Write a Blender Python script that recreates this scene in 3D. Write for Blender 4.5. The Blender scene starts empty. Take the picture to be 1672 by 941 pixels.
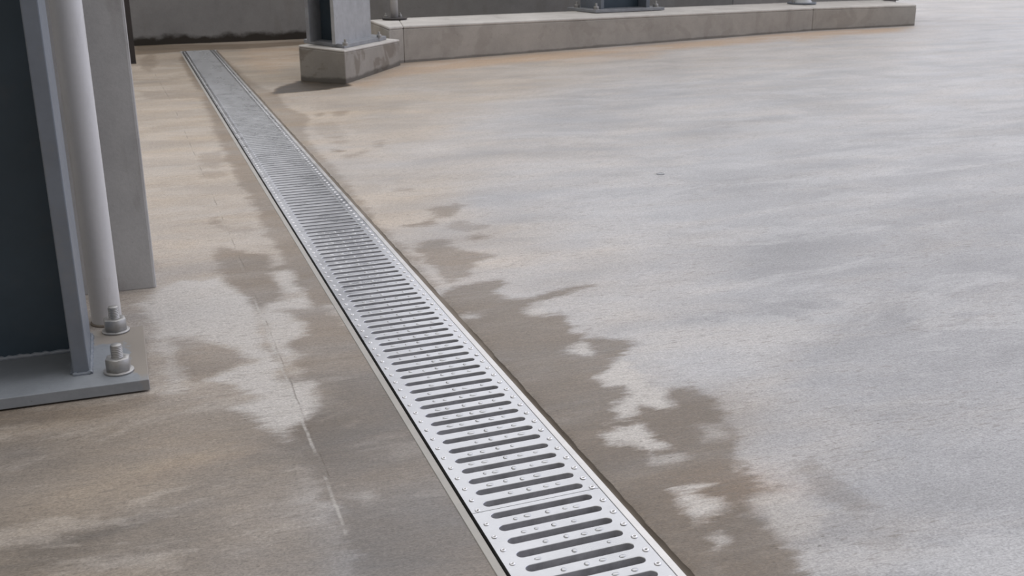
import bpy, bmesh, math, random
import numpy as np
from mathutils import Vector, Matrix

random.seed(7)
rng = np.random.default_rng(7)
S = bpy.context.scene
COL = S.collection

# ------------------------------------------------------------------ camera
F_PX, CX, CY, CAM_H = 1800.0, 836.0, 470.5, 1.0
R = np.array([[0.9431060110835949, -0.11172953452696262, 0.31315740925671615],
              [-0.3324055249176174, -0.29533335185420045, 0.8957035102570529],
              [-0.007590708941423382, -0.9488386776179228, -0.31567017398039887]])
cd = bpy.data.cameras.new('camera')
cam = bpy.data.objects.new('camera', cd)
COL.objects.link(cam)
M = Matrix.Identity(4)
for i in range(3):
    M[i][0], M[i][1], M[i][2] = R[i, 0], -R[i, 1], -R[i, 2]
M[2][3] = CAM_H
cam.matrix_world = M
cd.sensor_fit = 'HORIZONTAL'
cd.sensor_width = 36.0
cd.lens = 36.0 * F_PX / 1672.0
cd.clip_start, cd.clip_end = 0.02, 400
cd.dof.use_dof = True
cd.dof.focus_distance = 2.5
cd.dof.aperture_fstop = 14
S.camera = cam


def at(px, py, z=0.0):
    """point of the photograph -> point of the horizontal plane at height z"""
    d = R @ np.array([px - CX, py - CY, F_PX])
    t = (z - CAM_H) / d[2]
    return Vector((d[0] * t, d[1] * t, z))


# ------------------------------------------------------------------ light
S.view_settings.view_transform = 'Standard'
S.view_settings.look = 'None'
S.view_settings.exposure = 0.0
S.view_settings.gamma = 1.0
S.view_settings.use_curve_mapping = False


class NT:
    """small helper for building node trees"""
    def __init__(s, tree):
        s.t = tree
        s.n = tree.nodes
        s.l = tree.links

    def node(s, typ, **kw):
        nd = s.n.new(typ)
        for k, v in kw.items():
            setattr(nd, k, v)
        return nd

    def put(s, sock, v):
        if v is None:
            return
        if isinstance(v, bpy.types.NodeSocket):
            s.l.new(v, sock)
        else:
            if sock.type == 'RGBA' and not isinstance(v, (int, float)) and len(v) == 3:
                v = (*v, 1)
            sock.default_value = v

    def math(s, op, a, b=None, c=None, clamp=False):
        nd = s.node('ShaderNodeMath', operation=op, use_clamp=clamp)
        for i, v in enumerate((a, b, c)):
            s.put(nd.inputs[i], v)
        return nd.outputs[0]

    def vmath(s, op, a, b=None):
        nd = s.node('ShaderNodeVectorMath', operation=op)
        s.put(nd.inputs[0], a)
        s.put(nd.inputs[1], b)
        return nd.outputs['Value'] if op in ('DOT_PRODUCT', 'LENGTH') else nd.outputs[0]

    def step(s, v, lo, hi, a=0.0, b=1.0):
        nd = s.node('ShaderNodeMapRange', interpolation_type='SMOOTHSTEP')
        s.put(nd.inputs[0], v)
        for i, x in enumerate((lo, hi, a, b)):
            s.put(nd.inputs[i + 1], x)
        return nd.outputs[0]

    def lin(s, v, lo, hi, a=0.0, b=1.0):
        nd = s.node('ShaderNodeMapRange')
        s.put(nd.inputs[0], v)
        for i, x in enumerate((lo, hi, a, b)):
            s.put(nd.inputs[i + 1], x)
        return nd.outputs[0]

    def mix(s, f, a, b, mode='MIX'):
        nd = s.node('ShaderNodeMix', data_type='RGBA', blend_type=mode)
        s.put(nd.inputs[0], f)
        s.put(nd.inputs[6], a)
        s.put(nd.inputs[7], b)
        return nd.outputs[2]

    def scale(s, col, f):
        nd = s.node('ShaderNodeVectorMath', operation='SCALE')
        s.put(nd.inputs[0], col)
        s.put(nd.inputs[3], f)
        return nd.outputs[0]

    def noise(s, vec, scale, detail=4.0, rough=0.55, dist=0.0):
        nd = s.node('ShaderNodeTexNoise')
        s.put(nd.inputs['Vector'], vec)
        s.put(nd.inputs['Scale'], scale)
        s.put(nd.inputs['Detail'], detail)
        s.put(nd.inputs['Roughness'], rough)
        s.put(nd.inputs['Distortion'], dist)
        return nd.outputs[0]

    def voro(s, vec, scale, feature='F1'):
        nd = s.node('ShaderNodeTexVoronoi', feature=feature)
        s.put(nd.inputs['Vector'], vec)
        s.put(nd.inputs['Scale'], scale)
        return nd.outputs[0]

    def mapping(s, vec, rot=(0, 0, 0), sc=(1, 1, 1), loc=(0, 0, 0)):
        nd = s.node('ShaderNodeMapping')
        s.put(nd.inputs['Vector'], vec)
        s.put(nd.inputs['Location'], loc)
        s.put(nd.inputs['Rotation'], rot)
        s.put(nd.inputs['Scale'], sc)
        return nd.outputs[0]

    def attr(s, name):
        return s.node('ShaderNodeAttribute', attribute_name=name)

    def bump(s, h, strength=0.3, dist=0.002, normal=None):
        nd = s.node('ShaderNodeBump')
        s.put(nd.inputs['Height'], h)
        nd.inputs['Strength'].default_value = strength
        nd.inputs['Distance'].default_value = dist
        s.put(nd.inputs['Normal'], normal)
        return nd.outputs[0]


# overcast sky: brighter and bluer on the open right-hand side, dimmer and warmer behind
SKY = 1.0
W = bpy.data.worlds.new('overcast_sky')
S.world = W
W.use_nodes = True
w = NT(W.node_tree)
w.n.clear()
dirv = w.vmath('NORMALIZE', w.node('ShaderNodeTexCoord').outputs['Generated'])
right = w.step(w.vmath('DOT_PRODUCT', dirv, (0.80, 0.52, 0.30)), -0.12, 0.95)
up = w.step(w.vmath('DOT_PRODUCT', dirv, (0.12, 0.36, 0.92)), 0.02, 1.0)
skyc = w.mix(right, (0.20, 0.187, 0.178), (1.40, 1.46, 1.82))
skyc = w.mix(w.math('MULTIPLY', up, 0.85), skyc, (1.78, 1.75, 1.72))
bg = w.node('ShaderNodeBackground')
w.put(bg.inputs[0], skyc)
bg.inputs[1].default_value = SKY
out = w.node('ShaderNodeOutputWorld')
w.l.new(bg.outputs[0], out.inputs[0])


# ------------------------------------------------------------------ helpers for objects
def tag(o, label=None, cat=None, group=None, kind=None):
    for k, v in (('label', label), ('category', cat), ('group', group), ('kind', kind)):
        if v:
            o[k] = v
    return o


def empty(name, loc, rz=0.0):
    o = bpy.data.objects.new(name, None)
    COL.objects.link(o)
    o.location = loc
    o.rotation_euler = (0, 0, rz)
    o.empty_display_size = 0.1
    return o


def obj(name, bm, mat, parent=None, smooth=None, loc=None):
    me = bpy.data.meshes.new(name)
    if smooth is not None:
        for f in bm.faces:
            f.smooth = True
        for e in bm.edges:
            if len(e.link_faces) == 2 and e.calc_face_angle(0) > math.radians(smooth):
                e.smooth = False
    bm.to_mesh(me)
    bm.free()
    for m in (mat if isinstance(mat, (list, tuple)) else [mat]):
        me.materials.append(m)
    o = bpy.data.objects.new(name, me)
    COL.objects.link(o)
    if parent:
        o.parent = parent
    if loc is not None:
        o.location = loc
    return o


def mesh_np(name, verts, faces, mat, parent=None, smooth=None):
    me = bpy.data.meshes.new(name)
    me.from_pydata([tuple(v) for v in verts], [], faces)
    if smooth is not None:
        me.polygons.foreach_set('use_smooth', smooth)
    for m in (mat if isinstance(mat, (list, tuple)) else [mat]):
        me.materials.append(m)
    o = bpy.data.objects.new(name, me)
    COL.objects.link(o)
    if parent:
        o.parent = parent
    return o


def bm_box(bm, lo, hi, bevel=0.0, seg=2):
    x0, y0, z0 = lo
    x1, y1, z1 = hi
    vs = [bm.verts.new(p) for p in ((x0, y0, z0), (x1, y0, z0), (x1, y1, z0), (x0, y1, z0),
                                    (x0, y0, z1), (x1, y0, z1), (x1, y1, z1), (x0, y1, z1))]
    fs = [bm.faces.new([vs[i] for i in q]) for q in
          ((3, 2, 1, 0), (4, 5, 6, 7), (0, 1, 5, 4), (1, 2, 6, 5), (2, 3, 7, 6), (3, 0, 4, 7))]
    if bevel:
        es = list({e for f in fs for e in f.edges})
        bmesh.ops.bevel(bm, geom=es, offset=bevel, segments=seg, profile=0.5, affect='EDGES')


def box(lo, hi, bevel=0.0, seg=2):
    bm = bmesh.new()
    bm_box(bm, lo, hi, bevel, seg)
    return bm


def prism(bot, top, bevel=0.0, seg=2, cuts=0):
    """closed prism between two rings of points (same count)"""
    bm = bmesh.new()
    a = [bm.verts.new(p) for p in bot]
    b = [bm.verts.new(p) for p in top]
    n = len(a)
    bm.faces.new(a[::-1])
    bm.faces.new(b)
    for i in range(n):
        bm.faces.new((a[i], a[(i + 1) % n], b[(i + 1) % n], b[i]))
    bmesh.ops.recalc_face_normals(bm, faces=bm.faces)
    if bevel:
        bmesh.ops.bevel(bm, geom=list(bm.edges), offset=bevel, segments=seg, profile=0.5, affect='EDGES')
    return bm


def lathe(prof, n=24, bm=None, c=(0, 0, 0), sx=1.0, sy=1.0, hexa=False, rot=0.0):
    """revolve (r, z) pairs; r=0 ends close to a point"""
    bm = bm or bmesh.new()
    rings = []
    for r, z in prof:
        if r <= 1e-7:
            rings.append([bm.verts.new((c[0], c[1], c[2] + z))])
        else:
            rings.append([bm.verts.new((c[0] + sx * r * math.cos(rot + 2 * math.pi * i / n),
                                        c[1] + sy * r * math.sin(rot + 2 * math.pi * i / n), c[2] + z)) for i in range(n)])
    for A, B in zip(rings, rings[1:]):
        for i in range(n):
            j = (i + 1) % n
            if len(A) == 1 and len(B) == 1:
                continue
            if len(A) == 1:
                bm.faces.new((A[0], B[i], B[j])) if False else bm.faces.new((A[0], B[j], B[i]))
            elif len(B) == 1:
                bm.faces.new((A[i], A[j], B[0]))
            else:
                bm.faces.new((A[i], A[j], B[j], B[i]))
    return bm


def tube_path(pts, r, n=8, bm=None):
    bm = bm or bmesh.new()
    rings = []
    for k, p in enumerate(pts):
        p = Vector(p)
        d = (Vector(pts[min(k + 1, len(pts) - 1)]) - Vector(pts[max(k - 1, 0)])).normalized()
        a = d.cross(Vector((0, 0, 1)))
        if a.length < 1e-4:
            a = Vector((1, 0, 0))
        a.normalize()
        b = d.cross(a)
        rr = r[k] if isinstance(r, (list, tuple)) else r
        rings.append([bm.verts.new(p + rr * (a * math.cos(2 * math.pi * i / n) + b * math.sin(2 * math.pi * i / n))) for i in range(n)])
    for A, B in zip(rings, rings[1:]):
        for i in range(n):
            bm.faces.new((A[i], A[(i + 1) % n], B[(i + 1) % n], B[i]))
    bm.faces.new(rings[0][::-1])
    bm.faces.new(rings[-1])
    bmesh.ops.recalc_face_normals(bm, faces=bm.faces)
    return bm


# ------------------------------------------------------------------ materials
def new_mat(name):
    m = bpy.data.materials.new(name)
    m.use_nodes = True
    t = NT(m.node_tree)
    p = t.n['Principled BSDF']
    return m, t, p


def paint_mat(name, col, rough=0.45, var=0.12, dirt=None, dirt_amt=0.3, scale=6.0, metallic=0.0, streak=False, bump=0.04):
    m, t, p = new_mat(name)
    co = t.node('ShaderNodeTexCoord').outputs['Object']
    v = t.mapping(co, sc=(1, 1, 0.18)) if streak else co
    n1 = t.noise(v, scale, 5, 0.6)
    n2 = t.noise(co, scale * 9, 4, 0.6)
    f = t.math('ADD', t.lin(n1, 0.3, 0.7, 1 - var, 1 + var), t.lin(n2, 0.3, 0.7, -var * 0.35, var * 0.35))
    c = t.scale(col, f)
    if dirt:
        k = t.step(t.noise(v, scale * 2.2, 6, 0.65), 0.5, 0.72)
        c = t.mix(t.math('MULTIPLY', k, dirt_amt), c, dirt)
    specks = t.step(t.voro(co, scale * 22), 0.10, 0.04)
    gate = t.step(t.noise(co, scale * 3, 2), 0.55, 0.65)
    c = t.mix(t.math('MULTIPLY', t.math('MULTIPLY', specks, gate), 0.5), c, (0.05, 0.045, 0.04))
    t.put(p.inputs['Base Color'], c)
    t.put(p.inputs['Roughness'], t.lin(n2, 0.2, 0.8, rough - 0.08, rough + 0.1))
    p.inputs['Metallic'].default_value = metallic
    t.put(p.inputs['Normal'], t.bump(t.math('ADD', n2, t.math('MULTIPLY', n1, 2.0)), bump * 5, 0.001))
    return m


def concrete_mat(name, col, low_dark=0.0, low_h=0.1, stain=0.3, streak=True, top_light=None):
    """formed concrete: blotches, pits, vertical run marks, optional dirt along its foot"""
    m, t, p = new_mat(name)
    co = t.node('ShaderNodeTexCoord').outputs['Object']
    blot = t.noise(co, 3.0, 5, 0.6)
    mid = t.noise(co, 14.0, 5, 0.6)
    fine = t.noise(co, 120.0, 3, 0.6)
    f = t.math('ADD', t.lin(blot, 0.3, 0.7, 0.88, 1.10), t.lin(mid, 0.25, 0.75, -0.06, 0.06))
    f = t.math('ADD', f, t.lin(fine, 0.2, 0.8, -0.06, 0.06))
    c = t.scale(col, f)
    if stain:
        v = t.mapping(co, sc=(1, 1, 0.25)) if streak else co
        k = t.step(t.noise(v, 5.0, 5, 0.55, 0.6), 0.52, 0.60)
        c = t.mix(t.math('MULTIPLY', k, stain), c, (0.16, 0.135, 0.11))
    if low_dark:
        z = t.node('ShaderNodeSeparateXYZ')
        t.l.new(co, z.inputs[0])
        nz = t.math('ADD', z.outputs[2], t.lin(t.noise(t.mapping(co, sc=(1, 1, 1.6)), 4.0, 6, 0.62), 0.25, 0.75, -low_h * 0.5, low_h * 0.5))
        k = t.step(nz, low_h * 1.25, low_h * 0.55)
        c = t.mix(t.math('MULTIPLY', k, low_dark), c, (0.034, 0.028, 0.022))
    pits = t.step(t.voro(co, 26.0), 0.09, 0.05)
    gate = t.step(t.noise(co, 4.0, 3), 0.48, 0.6)
    c = t.mix(t.math('MULTIPLY', t.math('MULTIPLY', pits, gate), 0.55), c, (0.07, 0.06, 0.05))
    t.put(p.inputs['Base Color'], c)
    p.inputs['Roughness'].default_value = 0.82
    p.inputs['Specular IOR Level'].default_value = 0.25
    t.put(p.inputs['Normal'], t.bump(t.math('ADD', fine, t.math('MULTIPLY', mid, 3)), 0.35, 0.0015))
    return m


def metal_mat(name, col, rough, var=0.08, brushed=True, scale=20, spots=0.3, metallic=1.0):
    m, t, p = new_mat(name)
    co = t.node('ShaderNodeTexCoord').outputs['Object']
    blot = t.noise(co, scale, 5, 0.65)
    fine = t.noise(t.mapping(co, sc=(1, 6, 1)) if brushed else co, 160, 3, 0.6)
    f = t.math('ADD', t.lin(blot, 0.3, 0.7, 1 - var, 1 + var * 0.6), t.lin(fine, 0.3, 0.7, -0.04, 0.04))
    c = t.scale(col, f)
    k = t.step(t.noise(co, scale * 5, 4, 0.7), 0.62, 0.75)
    c = t.mix(t.math('MULTIPLY', k, spots), c, (0.42, 0.41, 0.40))
    t.put(p.inputs['Base Color'], c)
    p.inputs['Metallic'].default_value = metallic
    t.put(p.inputs['Roughness'], t.lin(blot, 0.25, 0.75, rough - 0.06, rough + 0.12))
    t.put(p.inputs['Normal'], t.bump(t.math('ADD', blot, t.math('MULTIPLY', fine, 0.4)), 0.12, 0.001))
    return m


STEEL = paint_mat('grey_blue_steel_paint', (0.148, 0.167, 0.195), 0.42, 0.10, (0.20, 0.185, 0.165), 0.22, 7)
NAVY_SHADED = paint_mat('shaded_blue_steel_paint', (0.038, 0.060, 0.082), 0.5, 0.16, (0.10, 0.09, 0.08), 0.15, 5)  # blue paint darkened with the shade of the column recesses
PIPE = paint_mat('pale_grey_pipe_paint', (0.56, 0.555, 0.56), 0.4, 0.06, (0.26, 0.24, 0.215), 0.25, 9, streak=True)
GALV = paint_mat('dull_galvanised_coating', (0.42, 0.43, 0.445), 0.42, 0.12, (0.25, 0.24, 0.23), 0.3, 12, metallic=0.35)
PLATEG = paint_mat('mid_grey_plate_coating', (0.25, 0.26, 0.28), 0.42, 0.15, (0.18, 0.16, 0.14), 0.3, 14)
DARKST = paint_mat('dark_weathered_steel', (0.045, 0.04, 0.04), 0.6, 0.2, (0.09, 0.06, 0.045), 0.3, 8)
BOLT = metal_mat('zinc_bolt_metal', (0.40, 0.395, 0.385), 0.46, 0.15, False, 60, 0.2, 0.7)
GRATE = metal_mat('stainless_grate_metal', (0.455, 0.462, 0.475), 0.28, 0.14, True, 9, 0.12)
RAIL = metal_mat('dirty_rail_metal', (0.56, 0.55, 0.54), 0.36, 0.14, True, 14, 0.4, 0.85)
RAILD = metal_mat('dusty_rail_metal', (0.36, 0.345, 0.32), 0.55, 0.14, True, 14, 0.6, 0.25)
TROUGH = metal_mat('trough_metal', (0.58, 0.58, 0.60), 0.5, 0.35, False, 9, 0.3, 0.3)
CUT = metal_mat('dull_slot_edge_metal', (0.52, 0.52, 0.545), 0.45, 0.25, False, 25, 0.2, 0.55)
HOLE = paint_mat('shaded_socket', (0.035, 0.032, 0.03), 0.8, 0.2)  # shade inside the rivet dimples, put into the colour
WALLC = concrete_mat('back_wall_render', (0.27, 0.268, 0.266), 0.95, 0.075, 0.12)
LIT_TOP = concrete_mat('lit_cement_top', (0.53, 0.508, 0.48), 0, 0.05, 0.12, False)  # cement tops made paler to carry the sky light falling on them
CURB = concrete_mat('curb_concrete', (0.40, 0.378, 0.35), 0.45, 0.018, 0.15, False)
PLINTH = concrete_mat('plinth_concrete', (0.29, 0.272, 0.248), 0.6, 0.034, 0.6, False)
PIER = concrete_mat('pier_concrete', (0.40, 0.395, 0.39), 0.0, 0.05, 0.22, True)
MORTAR = concrete_mat('wet_mortar', (0.17, 0.145, 0.12), 0, 0.05, 0.4, False)


def plate_mat():
    """painted base plate with a beige dust film that dried along its outer corner"""
    m, t, p = new_mat('dusty_base_plate_paint')
    co = t.node('ShaderNodeTexCoord').outputs['Object']
    n1 = t.noise(co, 12, 6, 0.6)
    fine = t.noise(co, 90, 4, 0.6)
    c = t.scale((0.235, 0.252, 0.272), t.math('ADD', t.lin(n1, 0.3, 0.7, 0.9, 1.08), t.lin(fine, 0.3, 0.7, -0.05, 0.05)))
    sp = t.node('ShaderNodeSeparateXYZ')
    t.l.new(co, sp.inputs[0])
    # local frame: x to the right edge (0 at the edge), y away from the front edge
    wob = t.lin(n1, 0.25, 0.75, -0.028, 0.028)
    kx = t.step(t.math('ADD', t.math('ADD', sp.outputs[0], wob), t.math('MULTIPLY', sp.outputs[1], 0.10)), -0.028, -0.018)
    ky = t.math('MULTIPLY', t.step(t.math('ADD', sp.outputs[1], wob), 0.262, 0.278), t.step(sp.outputs[0], -0.15, -0.10))
    k = t.math('MAXIMUM', t.math('MULTIPLY', kx, t.step(sp.outputs[1], 0.0, 0.05, 0.35, 1.0)), ky)
    c = t.mix(t.math('MULTIPLY', k, 0.85), c, (0.27, 0.235, 0.195))
    web_dark = t.math('MULTIPLY', t.step(t.math('ADD', sp.outputs[0], wob), -0.135, -0.175), t.step(t.math('ABSOLUTE', t.math('ADD', t.math('SUBTRACT', sp.outputs[1], 0.20), wob)), 0.15, 0.05))  # dark patch by the web: grime plus painted recess shade
    c = t.mix(t.math('MULTIPLY', web_dark, 0.6), c, (0.06, 0.065, 0.07))
    chips = t.step(t.voro(co, 70), 0.12, 0.06)
    c = t.mix(t.math('MULTIPLY', t.math('MULTIPLY', chips, t.step(n1, 0.52, 0.6)), 0.5), c, (0.09, 0.08, 0.07))
    t.put(p.inputs['Base Color'], c)
    t.put(p.inputs['Roughness'], t.lin(k, 0, 1, 0.4, 0.8))
    t.put(p.inputs['Normal'], t.bump(t.math('ADD', n1, fine), 0.15, 0.001))
    return m


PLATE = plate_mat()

# ------------------------------------------------------------------ drain measures
GX0, GX1 = 0.5005, 0.749            # grate
LX0, LX1 = 0.4810, 0.4955          # left rail
RX0, RX1 = 0.7515, 0.7660          # right rail
SLABX = 0.781                      # edge of the right-hand slab
DY0, DY1 = 0.62, 9.66              # drain from / to
PITCH = 0.0443

# ------------------------------------------------------------------ floor
XJ = [(0.6, 0.284), (1.53, 0.285), (2.14, 0.287), (3.3, 0.290), (6.7, 0.268), (10.0, 0.18), (14, 0.1)]


def poly(off, sc, pts, s=1.0):
    return np.array([[at(off[0] + x / sc, off[1] + y / sc)[i] for i in (0, 1)] for x, y in pts]), s


C2 = ((220, 240), 3.9206)
C1 = ((220, 440), 3.1353)
C3 = ((400, 120), 3.9206)
C4 = ((640, 300), 3.1361)
C5 = ((880, 540), 2.3476)
P1 = ((0, 0), 1.0)
WET_SHADE = [  # damp stains, plus the contact shadow at the plinth
    # along the right edge of the drain, far to near
    poly(*P1, [(352, 84), (372, 100), (420, 140), (452, 152), (470, 176), (505, 190), (502, 205), (498, 214), (505, 232),
               (522, 250), (540, 268), (560, 292), (574, 307), (594, 330), (612, 356), (640, 384), (662, 405), (690, 440),
               (712, 470), (700, 474), (630, 395), (560, 316), (500, 250), (440, 186), (400, 142)], 0.55),
    poly(*C4, [(105, 345), (150, 320), (165, 297), (240, 290), (318, 294), (312, 330), (395, 352), (505, 366), (548, 371),
               (470, 385), (420, 415), (395, 445), (415, 458), (380, 482), (300, 502), (245, 470), (235, 435), (170, 410), (185, 370)], 0.75),
    poly(*C4, [(175, 138), (235, 120), (300, 112), (325, 98), (362, 110), (340, 142), (305, 170), (230, 170), (200, 150)], 0.75),
    poly(*C4, [(270, 232), (310, 195), (350, 190), (400, 210), (478, 208), (470, 232), (380, 248)], 0.5),
    poly(*C4, [(385, 268), (440, 258), (512, 264), (500, 280), (400, 290)], 0.75),
    poly(*C4, [(52, 214), (140, 200), (200, 186), (245, 206), (160, 216), (90, 222)], 0.8),
    poly(*C4, [(85, 380), (150, 376), (148, 408), (110, 425)], 0.55),
    poly(*P1, [(512, 188), (528, 184), (528, 190), (514, 192)], 0.5),
    poly(*P1, [(512, 202), (545, 198), (566, 222), (540, 224), (520, 220)], 0.22),
    poly(*P1, [(544, 182), (568, 180), (564, 189), (546, 190)], 0.45),
    poly(*P1, [(560, 255), (600, 245), (596, 252), (564, 259)], 0.45),
    poly(*P1, [(540, 245), (558, 244), (556, 248), (541, 248)], 0.8),
    poly(*P1, [(612, 232), (628, 228), (626, 240), (614, 241)], 0.45),
    poly(*P1, [(520, 224), (564, 221), (556, 226), (528, 226)], 0.5),
    poly(*P1, [(540, 232), (568, 228), (566, 235), (543, 236)], 0.35),
    poly(*P1, [(640, 309), (670, 308), (668, 311), (645, 312)], 0.5),
    # the big damp zone in front of the right slab
    poly(*P1, [(740, 470), (775, 463), (818, 456), (815, 470), (810, 480), (836, 486), (870, 487), (905, 474), (975, 464),
               (930, 478), (885, 492), (862, 506), (872, 516), (915, 512), (928, 518), (930, 532), (950, 552), (962, 556),
               (985, 552), (1040, 560), (1010, 590), (1040, 620), (1052, 632), (1075, 650), (1085, 642), (1130, 630), (1152, 640), (1172, 664),
               (1178, 676), (1196, 700), (1206, 735), (1204, 778), (1245, 790), (1282, 796), (1238, 820),
               (1230, 840), (1256, 850), (1268, 868), (1300, 905), (1325, 960), (1070, 960), (1040, 900), (940, 800), (860, 712), (780, 620), (740, 552), (690, 494)], 1.0),
    poly(*P1, [(1300, 760), (1330, 752), (1370, 790), (1430, 826), (1400, 840), (1340, 806)], 0.45),
    poly(*P1, [(1410, 884), (1465, 888), (1470, 900), (1420, 896)], 0.35),
    # between the joint and the drain, left
    poly(*C2, [(550, 0), (595, 40), (550, 85), (622, 112), (640, 180), (668, 235), (720, 292), (735, 340), (792, 425), (798, 490),
               (850, 528), (822, 568), (890, 600), (885, 640), (930, 668), (960, 752), (880, 770), (870, 690), (760, 678),
               (650, 660), (560, 640), (505, 650), (530, 720), (550, 820), (545, 870), (640, 930), (690, 1010), (760, 1060), (840, 1010), (960, 985),
               (885, 800), (970, 790), (1012, 835), (965, 880), (1070, 930), (1100, 1010), (1130, 1020),
               (1400, 1000), (1150, 560), (940, 240), (780, -10), (530, -330), (330, -640), (290, -560), (420, -330), (500, -150)], 0.75),
    poly(*C1, [(1080, 290), (1010, 210), (870, 130), (900, 195), (680, 210), (760, 225), (820, 260), (870, 280), (850, 335),
               (760, 365), (765, 395), (830, 440), (790, 480), (850, 520), (900, 590), (940, 650), (930, 730), (850, 775), (780, 795), (760, 830), (840, 900), (900, 990), (960, 1100),
               (1040, 1250), (1120, 1450), (1160, 1640), (2050, 1640), (1800, 1250), (1450, 700), (1200, 340)], 0.62),
    poly(*C2, [(480, 455), (520, 450), (560, 490), (555, 520), (510, 500)], 0.6),
    poly(*C2, [(560, 520), (720, 515), (770, 535), (700, 552), (590, 545)], 0.35),
    poly(*C2, [(400, 45), (540, 30), (560, 90), (520, 140), (430, 120)], 0.4),
    poly(*C2, [(420, 160), (560, 150), (600, 180), (520, 205), (440, 200)], 0.35),
    poly(*C1, [(175, 362), (290, 368), (420, 378), (520, 392), (575, 440), (575, 475), (520, 490), (430, 525), (400, 560), (300, 590), (210, 530), (190, 440)], 0.42),
    poly(*C1, [(595, 300), (620, 290), (650, 340), (720, 440), (790, 540), (850, 600), (820, 610), (740, 540), (690, 470), (630, 385)], 0.4),
    poly(*C1, [(560, 505), (650, 490), (690, 520), (700, 575), (660, 545)], 0.35),
    poly(*C1, [(690, 790), (780, 800), (900, 900), (880, 1000), (700, 870)], 0.2),
    # darker strip at the foot of the steel column and of the pier
    poly(*P1, [(-20, 660), (60, 672), (200, 655), (260, 640), (262, 660), (190, 676), (70, 690), (-20, 700)], 0.45),
    # contact shadow with dirt painted by the plinth, and stains along the back wall
    poly(*P1, [(430, 157), (458, 142), (490, 132), (565, 136), (575, 140), (520, 148), (470, 152)], 1.9),
    poly(*P1, [(220, 74), (400, 72), (512, 66), (512, 72), (400, 80), (300, 84), (220, 90)], 0.75),
    poly(*P1, [(228, 98), (250, 84), (258, 104), (246, 118), (230, 112)], 0.4),
    poly(*P1, [(228, 150), (300, 146), (345, 150), (330, 160), (240, 162)], 0.35),
]
PALE = [
    poly(*C1, [(20, 175), (110, 110), (240, 60), (330, 60), (430, 40), (500, 100), (580, 140), (610, 200), (625, 250), (660, 330), (640, 390),
               (700, 440), (760, 500), (720, 560), (790, 600), (900, 590), (930, 640), (925, 720), (850, 770), (780, 800), (720, 840), (680, 790), (540, 740), (500, 720),
               (640, 660), (520, 600), (380, 570), (470, 530), (560, 490), (640, 480), (580, 440), (520, 395), (420, 378), (290, 345), (140, 345), (110, 380), (130, 300), (60, 250)], 1.0),
    poly(*C1, [(690, 175), (780, 160), (860, 130), (900, 195), (700, 205), (820, 250), (870, 285), (850, 335), (770, 362), (790, 420), (830, 450),
               (780, 470), (700, 380), (650, 260)], 0.9),
    poly(*C1, [(705, 20), (800, 8), (812, 50), (780, 68), (850, 112), (800, 118), (760, 70), (715, 45)], 0.85),
    poly(*C1, [(110, 380), (150, 350), (190, 400), (200, 470), (240, 540), (260, 620), (150, 640), (170, 560), (160, 460)], 0.6),
    poly(*C1, [(720, 830), (760, 830), (800, 870), (760, 870)], 0.6),
    poly(*P1, [(580, 812), (600, 806), (614, 816), (596, 824)], 0.35),
    # dry islands inside the right-hand damp zone
    poly(*C5, [(225, 180), (280, 130), (330, 110), (420, 200), (480, 250), (510, 290), (460, 300), (400, 290), (370, 330), (320, 335), (295, 300), (345, 260), (335, 215), (260, 210)], 1.0),
    poly(*C5, [(250, 400), (300, 370), (380, 350), (420, 380), (430, 410), (500, 440), (440, 465), (380, 455), (350, 430), (275, 432)], 1.0),
    poly(*C5, [(115, 75), (170, 52), (200, 70), (195, 102), (150, 95)], 0.9),
    poly(*C5, [(515, 610), (560, 598), (640, 600), (600, 640), (690, 650), (720, 690), (600, 735), (560, 700), (540, 650)], 0.9),
    poly(*C5, [(440, 490), (540, 480), (530, 500), (450, 505)], 0.4),
    poly(*C5, [(670, 800), (700, 790), (740, 830), (690, 830)], 0.6),
    poly(*C5, [(800, 660), (850, 620), (990, 625), (1100, 700), (1060, 790), (930, 800), (900, 760), (880, 720)], 0.5),
    poly(*C4, [(690, 650), (760, 640), (790, 655), (720, 672)], 0.7),
    poly(*C4, [(370, 690), (380, 672), (450, 675), (440, 686)], 0.6),
    poly(*C5, [(620, 370), (700, 360), (720, 400), (640, 420)], 0.4),
]
# low-frequency tint of the slab (brown dust near the drain and the walls, bare grey further out) and a brightness factor
RUST = [
    poly(*P1, [(655, 104), (900, 86), (1150, 66), (1330, 51), (1490, 43), (1470, 52), (1330, 60), (1180, 74), (900, 98), (760, 112), (650, 118)], 1.0),
    poly(*P1, [(1280, 58), (1330, 55), (1372, 60), (1340, 64), (1290, 63)], 0.8),
    poly(*P1, [(1305, 64), (1322, 64), (1316, 69), (1303, 68)], 0.7),
    poly(*P1, [(900, 100), (1010, 88), (1090, 82), (1060, 94), (960, 104)], 0.6),
    poly(*P1, [(575, 138), (650, 112), (740, 106), (720, 116), (650, 126), (600, 142)], 0.9),
    poly(*P1, [(400, 80), (520, 76), (480, 100), (440, 120), (400, 100)], 0.5),
    poly(*P1, [(1150, 796), (1180, 786), (1240, 788), (1276, 798), (1225, 812), (1160, 822)], 0.5),
]
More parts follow.
